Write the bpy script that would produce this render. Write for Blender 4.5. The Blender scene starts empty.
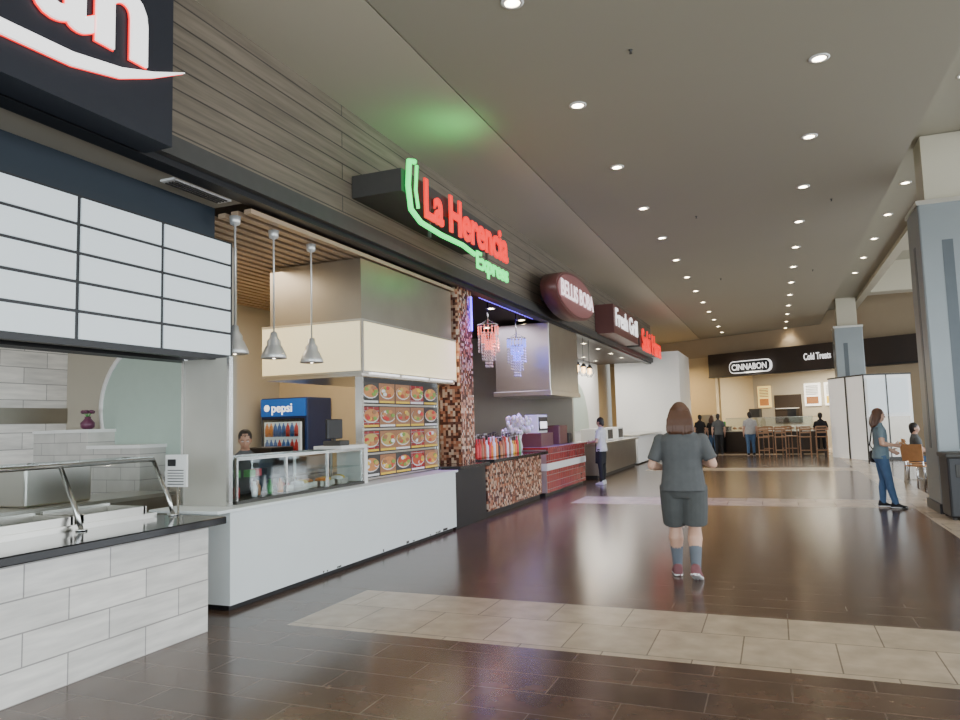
import bpy, bmesh, math, random
from mathutils import Vector, Matrix
from mathutils.bvhtree import BVHTree
random.seed(4)
SC=bpy.context.scene
V=Vector
# ------------------------------------------------------------------ materials
def nmat(name):
    m=bpy.data.materials.new(name); m.use_nodes=True
    nt=m.node_tree; b=nt.nodes['Principled BSDF']
    return m,nt,b
def mat(name,col,rough=.5,metal=0,emit=0,ecol=None,noise=.0,nscale=8,spec=None,bump=0):
    m,nt,b=nmat(name)
    c=(*col,1)
    b.inputs['Base Color'].default_value=c
    b.inputs['Roughness'].default_value=rough
    b.inputs['Metallic'].default_value=metal
    if spec is not None: b.inputs['Specular IOR Level'].default_value=spec
    if emit:
        b.inputs['Emission Color'].default_value=(*(ecol or col),1)
        b.inputs['Emission Strength'].default_value=emit
    if noise or bump:
        tc=nt.nodes.new('ShaderNodeTexCoord'); n=nt.nodes.new('ShaderNodeTexNoise')
        n.inputs['Scale'].default_value=nscale; n.inputs['Detail'].default_value=4
        nt.links.new(tc.outputs['Object'],n.inputs['Vector'])
        if noise:
            mx=nt.nodes.new('ShaderNodeMix'); mx.data_type='RGBA'
            mx.inputs['A'].default_value=(*[max(0,x*(1-noise)) for x in col],1)
            mx.inputs['B'].default_value=(*[min(1,x*(1+noise)) for x in col],1)
            nt.links.new(n.outputs['Fac'],mx.inputs['Factor'])
            nt.links.new(mx.outputs['Result'],b.inputs['Base Color'])
        if bump:
            bp=nt.nodes.new('ShaderNodeBump'); bp.inputs['Strength'].default_value=bump
            nt.links.new(n.outputs['Fac'],bp.inputs['Height']); nt.links.new(bp.outputs['Normal'],b.inputs['Normal'])
    return m
def brick(name,c1,c2,mortar,w,h,axes='xy',rough=.3,msize=.006,off=.5,metal=0,bump=.15,noise=.15,spec=.5,stretch=None):
    m,nt,b=nmat(name)
    tc=nt.nodes.new('ShaderNodeTexCoord'); sp=nt.nodes.new('ShaderNodeSeparateXYZ'); cb=nt.nodes.new('ShaderNodeCombineXYZ')
    nt.links.new(tc.outputs['Object'],sp.inputs[0])
    nt.links.new(sp.outputs[axes[0].upper()],cb.inputs['X']); nt.links.new(sp.outputs[axes[1].upper()],cb.inputs['Y'])
    t=nt.nodes.new('ShaderNodeTexBrick'); t.offset=off
    t.inputs['Scale'].default_value=1; t.inputs['Brick Width'].default_value=w; t.inputs['Row Height'].default_value=h
    t.inputs['Mortar Size'].default_value=msize; t.inputs['Color1'].default_value=(*c1,1); t.inputs['Color2'].default_value=(*c2,1)
    t.inputs['Mortar'].default_value=(*mortar,1); t.inputs['Bias'].default_value=0; t.inputs['Mortar Smooth'].default_value=.1
    nt.links.new(cb.outputs[0],t.inputs['Vector'])
    n=nt.nodes.new('ShaderNodeTexNoise'); n.inputs['Scale'].default_value=5; n.inputs['Detail'].default_value=6
    if stretch:
        mp=nt.nodes.new('ShaderNodeMapping'); mp.inputs['Scale'].default_value=stretch
        nt.links.new(tc.outputs['Object'],mp.inputs['Vector']); nt.links.new(mp.outputs[0],n.inputs['Vector'])
    else: nt.links.new(tc.outputs['Object'],n.inputs['Vector'])
    mx=nt.nodes.new('ShaderNodeMix'); mx.data_type='RGBA'; mx.blend_type='MULTIPLY'; mx.inputs['Factor'].default_value=1
    mr=nt.nodes.new('ShaderNodeMapRange'); mr.inputs['To Min'].default_value=1-noise; mr.inputs['To Max'].default_value=1+noise
    mr.inputs['From Min'].default_value=.25; mr.inputs['From Max'].default_value=.75
    nt.links.new(n.outputs['Fac'],mr.inputs['Value'])
    nt.links.new(t.outputs['Color'],mx.inputs['A']); nt.links.new(mr.outputs['Result'],mx.inputs['B'])
    nt.links.new(mx.outputs['Result'],b.inputs['Base Color'])
    b.inputs['Roughness'].default_value=rough; b.inputs['Metallic'].default_value=metal; b.inputs['Specular IOR Level'].default_value=spec
    bp=nt.nodes.new('ShaderNodeBump'); bp.inputs['Strength'].default_value=bump; bp.inputs['Distance'].default_value=.01; bp.invert=True
    nt.links.new(t.outputs['Fac'],bp.inputs['Height']); nt.links.new(bp.outputs['Normal'],b.inputs['Normal'])
    return m
def glassmat(name,col=(.9,.95,.95),fac=.12):
    m=bpy.data.materials.new(name); m.use_nodes=True; nt=m.node_tree; nt.nodes.clear()
    o=nt.nodes.new('ShaderNodeOutputMaterial'); mx=nt.nodes.new('ShaderNodeMixShader'); t=nt.nodes.new('ShaderNodeBsdfTransparent'); g=nt.nodes.new('ShaderNodeBsdfGlossy')
    t.inputs[0].default_value=(*col,1); g.inputs['Roughness'].default_value=.03; mx.inputs[0].default_value=fac
    nt.links.new(t.outputs[0],mx.inputs[1]); nt.links.new(g.outputs[0],mx.inputs[2]); nt.links.new(mx.outputs[0],o.inputs[0])
    return m
def mosaic(name,cols,scale,metal=.6,rough=.25):
    m,nt,b=nmat(name)
    tc=nt.nodes.new('ShaderNodeTexCoord'); vm=nt.nodes.new('ShaderNodeVectorMath'); vm.operation='SCALE'; vm.inputs['Scale'].default_value=scale
    fl=nt.nodes.new('ShaderNodeVectorMath'); fl.operation='FLOOR'
    w=nt.nodes.new('ShaderNodeTexWhiteNoise'); cr=nt.nodes.new('ShaderNodeValToRGB'); cr.color_ramp.interpolation='CONSTANT'
    nt.links.new(tc.outputs['Object'],vm.inputs[0]); nt.links.new(vm.outputs[0],fl.inputs[0]); nt.links.new(fl.outputs[0],w.inputs['Vector'])
    nt.links.new(w.outputs['Value'],cr.inputs[0]); e=cr.color_ramp.elements
    for i,c in enumerate(cols):
        el=e[i] if i<2 else e.new(i/len(cols))
        el.position=i/len(cols); el.color=(*c,1)
    nt.links.new(cr.outputs[0],b.inputs['Base Color']); b.inputs['Metallic'].default_value=metal; b.inputs['Roughness'].default_value=rough
    return m
M={}
M['tile']=brick('floor_brown_tile',(.105,.062,.042),(.08,.049,.034),(.16,.12,.095),.9,.3,'xy',rough=.19,msize=.004,bump=.1,noise=.3,spec=.5)
M['band']=brick('floor_beige_tile',(.5,.41,.31),(.4,.33,.25),(.2,.16,.12),.6,.635,'xy',rough=.24,msize=.005,bump=.1,noise=.2)
M['ceil']=mat('ceiling_paint',(.37,.345,.265),.75,noise=.03,nscale=.5)
M['ceil2']=mat('ceiling_paint_light',(.52,.48,.37),.75,noise=.03,nscale=.5)
M['wallb']=mat('beige_wall',(.42,.33,.22),.8,noise=.05,nscale=2)
M['plaster']=mat('shop_plaster',(.45,.41,.33),.7,noise=.05,nscale=2)
M['warmwall']=mat('warm_wall',(.6,.48,.3),.7,noise=.05)
M['navy']=mat('navy_paint',(.01,.019,.03),.5,noise=.1)
M['navyd']=mat('sign_box_dark',(.012,.014,.022),.45,noise=.1)
M['black']=mat('black_paint',(.012,.012,.014),.4,noise=.1)
M['blackgloss']=mat('black_stone',(.01,.01,.012),.12,noise=.2,nscale=40)
M['white']=mat('white_laminate',(.84,.9,.91),.35,noise=.03,nscale=3)
M['whitep']=mat('white_paint',(.8,.8,.78),.6,noise=.02)
M['steel']=mat('stainless_steel',(.6,.58,.53),.28,1,noise=.08,nscale=3)
M['steeld']=mat('dark_steel',(.36,.33,.28),.35,1,noise=.1,nscale=3)
M['chrome']=mat('brushed_nickel',(.65,.65,.63),.22,1,noise=.05)
M['shade']=mat('pewter_lamp_shade',(.68,.68,.66),.38,.6,noise=.08)
M['darkgrey']=mat('dark_grey_metal',(.05,.048,.043),.5,noise=.15)
M['colm']=mat('column_grey_cladding',(.25,.275,.28),.38,.45,noise=.08,nscale=2)
M['colmd']=mat('column_dark_slot',(.1,.115,.125),.4,.4,noise=.08)
M['whitetile']=brick('grey_white_brick_tile',(.86,.83,.78),(.7,.68,.64),(.36,.34,.32),.62,.205,'yz',rough=.35,msize=.005,noise=.18,stretch=(1,.5,4))
M['whitetilex']=brick('grey_white_brick_tile_x',(.62,.6,.56),(.5,.49,.46),(.28,.27,.26),.45,.15,'xz',rough=.35,msize=.004,noise=.12)
M['wood']=brick('weathered_plank',(.17,.138,.1),(.135,.11,.08),(.04,.032,.024),7.3,.2,'yz',rough=.55,msize=.008,noise=.3,stretch=(1,.25,5))
M['slat']=mat('warm_slat',(.5,.36,.24),.4,.3,noise=.2,nscale=3)
M['glass']=glassmat('clear_glass')
M['frost']=mat('frosted_screen',(.42,.41,.36),.2,noise=.15,nscale=2)
M['panel']=mat('menu_light_panel',(.7,.76,.78),.4,emit=.32,ecol=(.83,.93,.97),noise=.02)
M['cream']=mat('hood_band_painted_glow',(.85,.76,.5),.35,emit=.8,ecol=(1,.83,.46),noise=.15,nscale=1.5)  # cream band; emission stands in for the under-hood light falling on it
M['lamp']=mat('downlight_glow',(1,.93,.8),.5,emit=14,ecol=(1,.86,.64),noise=.01)
M['trimw']=mat('downlight_trim',(.8,.8,.76),.5,noise=.02)
M['red']=mat('red_neon',(.8,.02,.02),.4,emit=1.4,ecol=(1,.012,.01),noise=.01)
M['green']=mat('green_neon',(.02,.7,.2),.4,emit=2.0,ecol=(.01,1,.16),noise=.01)
M['wglow']=mat('white_letters',(.9,.9,.9),.4,emit=1.2,ecol=(1,.97,.95),noise=.01)
M['pinkglow']=mat('pink_letters',(.9,.8,.8),.4,emit=1.2,ecol=(1,.8,.85),noise=.01)
M['glowwhite']=mat('white_board_painted_glow',(.8,.8,.78),.4,emit=.35,ecol=(1,.97,.92),noise=.03)  # plain white board; emission put in so its dark side looks lit
M['maroon']=mat('maroon_sign',(.13,.045,.04),.4,noise=.1)
M['maroong']=mat('maroon_lit_face',(.2,.075,.075),.35,emit=.08,ecol=(1,.4,.4),noise=.1)
M['redtile']=brick('red_tile',(.35,.03,.03),(.25,.02,.025),(.4,.3,.3),.15,.15,'yz',rough=.25,msize=.005,off=0)
M['copper']=mosaic('copper_mosaic',[(.5,.2,.12),(.12,.05,.04),(.7,.4,.28),(.2,.09,.07),(.85,.65,.52)],22)
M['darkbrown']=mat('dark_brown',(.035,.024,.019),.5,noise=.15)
M['bluefr']=mat('blue_fridge_header',(.01,.1,.42),.4,emit=.2,ecol=(.03,.2,.8),noise=.02)
M['bluedark']=mat('dark_blue_side',(.01,.03,.12),.35,noise=.1)
M['paper']=mat('white_paper',(.8,.8,.78),.7,noise=.02)
M['woodch']=mat('orange_wood',(.5,.25,.1),.45,noise=.2,nscale=10)
M['woodbr']=mat('brown_wood',(.3,.16,.08),.5,noise=.2,nscale=10)
M['purple']=mat('purple_led',(.2,.05,.9),.5,emit=5,ecol=(.12,.06,1),noise=.01)
M['redled']=mat('red_crystal',(.9,.3,.25),.3,emit=1.8,ecol=(1,.15,.1),noise=.1)
M['blueled']=mat('blue_crystal',(.3,.4,.9),.3,emit=2.2,ecol=(.08,.12,1),noise=.1)
M['amber']=mat('amber_bulb',(1,.7,.3),.3,emit=8,ecol=(1,.6,.25),noise=.01)
M['crystal']=mat('crystal',(.75,.7,.7),.15,.3,noise=.1)
M['menuy']=mat('lit_menu_yellow',(.8,.6,.2),.4,emit=.8,ecol=(1,.7,.25),noise=.3,nscale=6)
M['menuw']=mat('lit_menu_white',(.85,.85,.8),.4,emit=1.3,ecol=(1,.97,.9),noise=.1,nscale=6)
M['greenish']=mat('pale_green_glass',(.4,.5,.44),.3,noise=.05)
M['vase']=mat('plum_glaze',(.12,.03,.07),.3,noise=.1)
for k,c in dict(f1=(.6,.25,.08),f2=(.5,.08,.03),f3=(.55,.4,.1),f4=(.2,.35,.06),f5=(.35,.16,.07),bred=(.6,.03,.03),byel=(.8,.55,.05),bgrn=(.1,.4,.1),borg=(.8,.25,.03),bblu=(.05,.15,.5),bpur=(.25,.05,.3),bwht=(.8,.8,.8)).items():
    M[k]=mat('item_'+k,c,.4,noise=.25,nscale=30)
# ------------------------------------------------------------------ builder
class B:
    def __init__(s,name,mtx=None):
        s.name=name; s.bm=bmesh.new(); s.mats=[]; s.mtx=mtx
    def mi(s,m):
        m=M[m] if isinstance(m,str) else m
        if m not in s.mats: s.mats.append(m)
        return s.mats.index(m)
    def box(s,x0,x1,y0,y1,z0,z1,m,bev=0):
        i=s.mi(m)
        vs=[s.bm.verts.new((x,y,z)) for z in(z0,z1) for x,y in((x0,y0),(x1,y0),(x1,y1),(x0,y1))]
        fs=[]
        for q in((3,2,1,0),(4,5,6,7),(0,1,5,4),(1,2,6,5),(2,3,7,6),(3,0,4,7)):
            f=s.bm.faces.new([vs[k] for k in q]); f.material_index=i; fs.append(f)
        if bev:
            es=list({e for f in fs for e in f.edges})
            r=bmesh.ops.bevel(s.bm,geom=es,offset=bev,segments=2,affect='EDGES',profile=.5)
            for f in r['faces']: f.material_index=i
        return s
    def quad(s,pts,m):
        f=s.bm.faces.new([s.bm.verts.new(p) for p in pts]); f.material_index=s.mi(m); return s
    def loft(s,rings,m,smooth=True,cap=True):
        i=s.mi(m); n=len(rings[0]); vr=[[s.bm.verts.new(p) for p in r] for r in rings]
        for a,b in zip(vr,vr[1:]):
            for k in range(n):
                f=s.bm.faces.new((a[k],a[(k+1)%n],b[(k+1)%n],b[k])); f.material_index=i; f.smooth=smooth
        if cap:
            f=s.bm.faces.new(vr[0][::-1]); f.material_index=i
            f=s.bm.faces.new(vr[-1]); f.material_index=i
        return s
    def tube(s,pts,rad,m,n=10,smooth=True):
        pts=[V(p) for p in pts]
        if not hasattr(rad,'__len__'): rad=[rad]*len(pts)
        rings=[]; up=None
        for k,p in enumerate(pts):
            t=(pts[min(k+1,len(pts)-1)]-pts[max(k-1,0)]).normalized()
            if up is None: up=V((0,0,1)) if abs(t.z)<.9 else V((0,1,0))
            u=t.cross(up).normalized(); w=u.cross(t).normalized(); up=w
            rings.append([p+(u*math.cos(a)+w*math.sin(a))*rad[k] for a in [2*math.pi*j/n for j in range(n)]])
        return s.loft([r[::-1] for r in rings],m,smooth)
    def cyl(s,p0,p1,r0,m,r1=None,n=16):
        return s.tube([p0,p1],[r0,r0 if r1 is None else r1],m,n)
    def lathe(s,c,prof,m,n=20):
        c=V(c); return s.loft([[c+V((max(r,.0005)*math.cos(a),max(r,.0005)*math.sin(a),z)) for a in [2*math.pi*j/n for j in range(n)]] for r,z in prof],m)
    def ell(s,c,r,m,n=14,k=9,rot=None):
        c=V(c); rings=[]
        for q in range(k+1):
            ph=-math.pi/2+math.pi*q/k; cr=max(math.cos(ph),.02)
            rg=[V((r[0]*cr*math.cos(a),r[1]*cr*math.sin(a),r[2]*math.sin(ph))) for a in [2*math.pi*j/n for j in range(n)]]
            if rot: rg=[rot@p for p in rg]
            rings.append([c+p for p in rg])
        return s.loft(rings,m)
    def text(s,body,org,xd,yd,size,m,ext=.03,offset=0,align='LEFT',width=None):
        cu=bpy.data.curves.new('t','FONT'); cu.body=body; cu.size=size; cu.extrude=ext; cu.offset=offset; cu.align_x=align; cu.resolution_u=4
        ob=bpy.data.objects.new('t',cu); SC.collection.objects.link(ob)
        dg=bpy.context.evaluated_depsgraph_get(); me=bpy.data.meshes.new_from_object(ob.evaluated_get(dg))
        xd=V(xd).normalized(); yd=V(yd).normalized(); zd=xd.cross(yd)
        sx=1
        if width and len(me.vertices):
            xs=[v.co.x for v in me.vertices]; sx=width/(max(xs)-min(xs))
        mt=Matrix.Translation(V(org))@Matrix((xd,yd,zd)).transposed().to_4x4()@Matrix.Diagonal((sx,1,1,1))
        me.transform(mt); i=s.mi(m)
        old=set(s.bm.faces); s.bm.from_mesh(me)
        for f in s.bm.faces:
            if f not in old: f.material_index=i
        bpy.data.objects.remove(ob); bpy.data.meshes.remove(me); bpy.data.curves.remove(cu)
        return s
    def done(s,fixn=True):
        if fixn: bmesh.ops.recalc_face_normals(s.bm,faces=s.bm.faces)
        me=bpy.data.meshes.new(s.name); s.bm.to_mesh(me); s.bm.free()
        for m in s.mats: me.materials.append(m)
        ob=bpy.data.objects.new(s.name,me); SC.collection.objects.link(ob)
        if s.mtx: ob.matrix_world=s.mtx
        return ob
# ------------------------------------------------------------------ room shell
CE=5.54; CE2=6.1
fl=B('floor')
ys=[-7,5.0,6.27,13.84,15.1,22.65,23.9,31.5,32.7,44]; xs=[-9,-3.8,2.05,2.65,12]
for j in range(len(ys)-1):
    for i in range(4):
        m='band' if (i==2 or (i==1 and j%2==1)) else 'tile'
        fl.quad([(xs[i],ys[j],0),(xs[i+1],ys[j],0),(xs[i+1],ys[j+1],0),(xs[i],ys[j+1],0)],m)
fl.done()
c=B('ceiling')
c.box(-3.28,2.02,-7,44,CE,CE+.15,'ceil'); c.box(-9,-3.3,-7,44,CE,CE+.15,'ceil2'); c.box(-3.3,-3.28,-7,44,CE+.04,CE+.15,'black')
c.box(2.02,2.1,-7,44,CE,CE2+.3,'ceil')
c.box(2.1,3.25,-7,44,CE2,CE2+.3,'ceil')
c.box(3.25,12,-7,44,CE2+1.0,CE2+1.15,'ceil')
c.done()
t=B('trim_ceiling_beams')
t.box(3.25,3.5,-7,44,CE2-.12,CE2+1.0,'ceil2')
for y in (-3,5.2,13.4,21.6,29.7): t.box(3.5,12,y,y+.8,CE2-.1,CE2+1.0,'ceil2')
t.done()
w=B('wall_left'); w.box(-9,-8.8,-7,42,0,CE,'plaster'); w.done()
for nm,ax in (('window_1','x'),('window_2','y')):
    w=B(nm)
    if ax=='x':
        w.box(11.9,12.1,-7,32,0,.15,'darkgrey'); w.box(11.9,12.1,-7,32,CE2-.6,CE2+1,'darkgrey')
        for k in range(13): w.box(11.93,12.07,-7+k*3.2,-6.92+k*3.2,.15,CE2-.6,'darkgrey')
        w.box(11.95,12.05,-7,32,2.6,2.7,'darkgrey')
    else:
        w.box(-9,12,-7.1,-6.9,0,.15,'darkgrey'); w.box(-9,12,-7.1,-6.9,4.9,CE2+1,'darkgrey')
        for k in range(8): w.box(-9+k*2.8,-8.92+k*2.8,-7.07,-6.93,.15,4.9,'darkgrey')
    w.done()
f=B('wall_fascia')
f.box(-4.9,-4.7,-7,31,4.14,CE,'wood'); f.box(-4.92,-4.64,-7,31,3.96,4.14,'darkgrey'); f.box(-4.9,-4.72,-7,31,3.9,3.96,'black')
f.done()
s=B('trim_soffit'); s.box(-5.3,-4.92,-7,5.8,3.92,4.0,'plaster')
s.box(-5.12,-4.95,4.9,5.65,3.9,3.92,'whitep')
for k in range(4): s.box(-5.1+k*.04,-5.085+k*.04,4.94,5.61,3.89,3.9,'darkgrey')
s.done()
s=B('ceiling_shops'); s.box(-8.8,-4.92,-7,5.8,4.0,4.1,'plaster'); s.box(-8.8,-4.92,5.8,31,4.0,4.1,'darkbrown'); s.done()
s=B('ceiling_slats')
k=-8.7
while k<-4.95:
    s.box(k,k+.09,5.85,11.0,3.82,3.87,'slat'); k+=.17
for y in (6.4,8.2,10): s.box(-8.75,-4.93,y,y+.06,3.87,3.9,'black')
s.done()
# ------------------------------------------------------------------ shop 1
w=B('wall_menu_bulkhead'); w.box(-5.45,-5.3,-2,5.8,2.28,4.0,'navy'); w.box(-5.3,-5.26,-2,5.8,2.28,2.36,'black'); w.done()
b=B('menu_board')
cols=[(2.3,3.1),(3.1,3.86),(3.86,4.68),(4.68,5.54)]
b.box(-4.93,-4.86,2.28,5.56,2.27,3.44,'black')
for y0,y1 in cols:
    for r in range(5):
        z0=2.31+r*.224; b.box(-4.87,-4.845,y0+.02,y1-.02,z0+.012,z0+.21,'panel')
for y in (3.0,4.6,5.4): b.cyl((-4.9,y,3.2),(-5.29,y,3.2),.015,'black')
b.done()
sg=B('storefront_sign')
sg.box(-4.69,-4.4,-1,4.33,3.9,5.5,'navyd')
sg.text('an',(-4.37,3.1,4.46),(0,1,0),(0,0,1),1.05,'wglow',.01,.03)
sg.text('an',(-4.388,3.1,4.46),(0,1,0),(0,0,1),1.05,'red',.006,.038)
P=[(1.2,4.6),(1.8,4.36),(2.4,4.23),(2.9,4.18),(3.4,4.2),(3.8,4.28),(4.1,4.4),(4.42,4.56)]; W=[.01,.05,.08,.1,.1,.085,.05,.008]
for (dw,x0,x1,m) in((0,-4.382,-4.36,'wglow'),(.008,-4.395,-4.382,'red')):
    rings=[]
    for (y,z),ww in zip(P,W):
        ww+=dw; rings.append([(x0,y,z-ww*.5),(x1,y,z-ww*.5),(x1,y,z+ww*.5),(x0,y,z+ww*.5)])
    sg.loft(rings,m,False)
sg.done()
k=B('serving_counter_tiled')
k.box(-5.2,-4.3,-1,4.65,.0,.83,'whitetile'); k.box(-5.35,-4.2,-1.05,4.75,.84,.9,'blackgloss',.008); k.box(-5.2,-4.32,-1,4.64,.82,.85,'black')
k.done()
k=B('steam_table')
k.box(-5.3,-4.8,.5,4.6,.9,.94,'steel')
for q in range(6):
    y=.6+q*.66
    k.box(-5.25,-4.82,y,y+.03,.94,1.0,'steel'); k.box(-5.25,-4.82,y+.58,y+.61,.94,1.0,'steel'); k.box(-5.25,-5.22,y,y+.6,.94,1.02,'steel'); k.box(-4.85,-4.82,y,y+.6,.94,1.0,'steel')
    k.box(-5.22,-4.85,y+.03,y+.58,.941,.95,'darkgrey')
k.done()
g=B('sneeze_guard')
for y in (1.2,2.08,2.96,3.83,4.7):
    g.tube([(-4.72,y,.901),(-4.78,y,1.05),(-4.95,y,1.36)],.018,'chrome'); g.cyl((-4.72,y,.901),(-4.72,y,.915),.04,'chrome')
    g.tube([(-4.95,y,1.36),(-5.3,y,1.38)],.014,'chrome')
g.cyl((-4.95,1.2,1.37),(-4.95,4.7,1.37),.018,'chrome')
g.box(-5.3,-4.95,1.2,4.7,1.385,1.393,'glass'); g.quad([(-4.775,1.2,1.05),(-4.775,4.7,1.05),(-4.94,4.7,1.35),(-4.94,1.2,1.35)],'glass')
g.done()
k=B('prep_counter_back'); k.box(-6.9,-6.3,1.0,6.2,.1,.9,'steeld'); k.box(-6.95,-6.25,.95,6.25,.9,.94,'steel')
for y in (1.1,6.1):
    for x in (-6.85,-6.35): k.cyl((x,y,0),(x,y,.1),.025,'darkgrey')
k.box(-6.8,-6.4,4.6,5.3,.94,1.3,'steel',.02); k.box(-6.8,-6.4,3.4,4.2,.94,1.22,'steeld',.02)
k.done()
w=B('wall_tiled_back'); w.box(-8.8,-8.7,-2,6.8,0,2.9,'whitetile'); w.box(-8.8,-8.68,-2,6.8,1.75,1.95,'steeld'); w.done()
w=B('wall_divider'); w.box(-8.8,-6.0,6.8,6.95,0,4.0,'plaster'); w.done()
w=B('wall_stepped_tile'); w.box(-8.7,-7.75,6.35,6.8,0,1.62,'whitetilex'); w.box(-7.75,-6.9,6.35,6.8,0,1.42,'whitetilex'); w.box(-8.7,-7.73,6.33,6.8,1.62,1.66,'whitep'); w.box(-7.75,-6.88,6.33,6.8,1.42,1.46,'whitep'); w.done()
d=B('round_wall_panel')
d.tube([(-7.15,6.79,1.9),(-7.15,6.74,1.9)],.82,'greenish',48)
d.loft([[(-7.15+r*math.cos(a),y,1.9+r*math.sin(a)) for r,y in((.82,6.72),(.87,6.72),(.87,6.79),(.82,6.79))] for a in [2*math.pi*j/48 for j in range(49)]],'whitep',cap=False)
d.done()
v=B('bud_vase'); v.lathe((-8.0,6.55,1.66),[(.05,0),(.08,.03),(.085,.08),(.05,.12),(.035,.14),(.04,.16)],'vase')
for a in range(5): v.tube([(-8,6.55,1.8),(-8+.05*math.cos(a*1.3),6.55+.05*math.sin(a*1.3),1.88)],.006,'bgrn'); v.ell((-8+.055*math.cos(a*1.3),6.55+.055*math.sin(a*1.3),1.88),(.03,.03,.025),'vase')
v.done()
w=B('partition_screen'); w.box(-5.24,-4.72,5.34,5.37,.901,2.28,'frost'); w.box(-4.72,-4.69,5.33,5.38,.901,2.29,'chrome'); w.box(-5.27,-5.24,5.33,5.38,.901,2.29,'chrome'); w.done()
p=B('notice_sign'); p.box(-5.0,-4.76,4.88,4.9,1.12,1.4,'paper'); p.cyl((-4.88,4.91,.02),(-4.88,4.91,1.2),.01,'chrome'); p.cyl((-4.88,4.91,0),(-4.88,4.91,.02),.03,'chrome')
p.box(-4.97,-4.88,4.875,4.88,1.3,1.36,'black')
for r in range(6): p.box(-4.97,-4.79,4.876,4.88,1.14+r*.024,1.147+r*.024,'darkgrey')
p.done()
# ------------------------------------------------------------------ shop 2
k=B('serving_counter_white')
k.box(-5.3,-4.56,5.2,10.12,.05,.87,'white'); k.box(-5.32,-4.52,5.0,10.14,.87,.9,'white',.006); k.box(-5.25,-4.6,5.23,10.08,0,.05,'black')
for q in range(14):
    y=random.uniform(6,10); z=.055; k.box(-4.561,-4.5595,y,y+random.uniform(.02,.09),z,z+random.uniform(.01,.035),'darkgrey')
k.done()
g=B('display_case')
y0,y1=5.5,7.75
for y in (y0,6.25,7.0,y1):
    for x in(-5.2,-4.75): g.box(x-.012,x+.012,y-.012,y+.012,.9,1.32,'chrome')
g.box(-5.22,-4.73,y0-.02,y1+.02,1.32,1.335,'glass'); g.box(-4.755,-4.75,y0,y1,.93,1.32,'glass'); g.box(-5.2,-4.75,y0-.003,y0+.003,.93,1.32,'glass')
g.box(-4.76,-4.73,y0-.02,y1+.02,1.31,1.34,'chrome'); g.box(-5.22,-5.19,y0-.02,y1+.02,1.31,1.34,'chrome')
g.box(-5.22,-4.73,y0-.02,y1+.02,.9,.93,'darkgrey'); g.box(-5.2,-4.78,y0+.02,y1-.02,1.12,1.128,'glass')
g.box(-5.21,-5.19,y0,6.6,.93,1.3,'black')
g.done()
g=B('snack_bottles')
cs=['bred','byel','borg','bgrn','bwht','f1']
for i in range(14):
    for z in (.93,1.128):
        y=5.6+i*.15; x=-4.95+random.uniform(-.05,.08); m=random.choice(cs)
        if i<6 and z<1: g.lathe((x,y,z),[(.03,0),(.032,.02),(.032,.09),(.014,.12),(.014,.15)],m,10)
        elif i<6: g.box(x-.04,x+.04,y-.04,y+.04,z,z+.07,random.choice(['bred','darkgrey',m]))
        elif z<1: g.box(x-.12,x+.1,y-.06,y+.06,z,z+.06,'steel'); g.ell((x,y,z+.07),(.09,.05,.03),m,8,5)
g.done()
g=B('cash_register')
g.box(-5.15,-4.75,7.8,7.88,.9,1.34,'whitep'); g.box(-5.15,-4.75,7.3,7.88,1.34,1.38,'whitep',.005)
g.box(-5.05,-4.8,7.35,7.55,1.38,1.44,'darkgrey',.01); g.box(-4.98,-4.94,7.3,7.62,1.46,1.7,'black',.01); g.cyl((-4.96,7.46,1.4),(-4.96,7.46,1.5),.02,'darkgrey')
g.done()
g=B('food_picture_menu')
y0,y1,z0,z1=7.95,10.15,.91,2.24
g.box(-4.93,-4.88,y0,y1,z0,z1,'black')
for y in (y0,y1): g.box(-4.95,-4.85,y-.02,y+.02,.9,2.24,'chrome')
nr=4; nc=5
for r in range(nr):
    zc=z0+(z1-z0-.06)*(r+.5)/nr
    g.box(-4.885,-4.874,y0+.04,y1-.04,zc-.155,zc-.13,'steel')
    g.box(-4.885,-4.872,y0+.03,y1-.03,zc-.12,zc+.155,'darkbrown')
    for q in range(nc):
        yc=y0+(y1-y0)*(q+.5)/nc+random.uniform(-.01,.01)
        g.box(-4.885,-4.87,yc-.212,yc+.212,zc-.115,zc+.15,random.choice(['darkbrown','f5','f5','darkgrey','redtile']))
        g.box(-4.872,-4.868,yc-.2,yc+.2,zc-.112,zc-.085,'byel' if (r+q)%3 else 'bwht')
        def disc(cy,cz,ry,rz,x,m):
            g.loft([[(xx,cy+ry*math.cos(a),cz+rz*math.sin(a)) for a in [2*math.pi*j/14 for j in range(14)]] for xx in (x-.004,x)],m,False)
        disc(yc,zc+.03,.195,.09,-4.864,'bwht'); disc(yc,zc+.038,.185,.084,-4.859,random.choice(['f1','f2','f3','f5','f1']))
        for u in range(9):
            aa=random.uniform(0,6.28); disc(yc+.12*math.cos(aa),zc+.038+.05*math.sin(aa),.05,.026,-4.855+u*.0004,random.choice(['f4','f2','f3','byel','bred','bwht','f4','f5','f1']))
g.done()
h=B('range_hood')
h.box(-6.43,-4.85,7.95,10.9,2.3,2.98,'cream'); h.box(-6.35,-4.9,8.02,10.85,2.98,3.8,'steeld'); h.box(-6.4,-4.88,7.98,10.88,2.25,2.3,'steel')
h.box(-6.435,-4.845,7.945,10.905,2.29,2.32,'steel'); h.box(-6.435,-4.845,7.945,10.905,2.96,2.99,'steel'); h.box(-4.87,-4.84,7.94,7.98,2.3,2.98,'steel')
for y in (8.1,9.0,9.9): h.box(-4.845,-4.8,y,y+.75,2.275,2.3,'wglow')
h.done()
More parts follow.
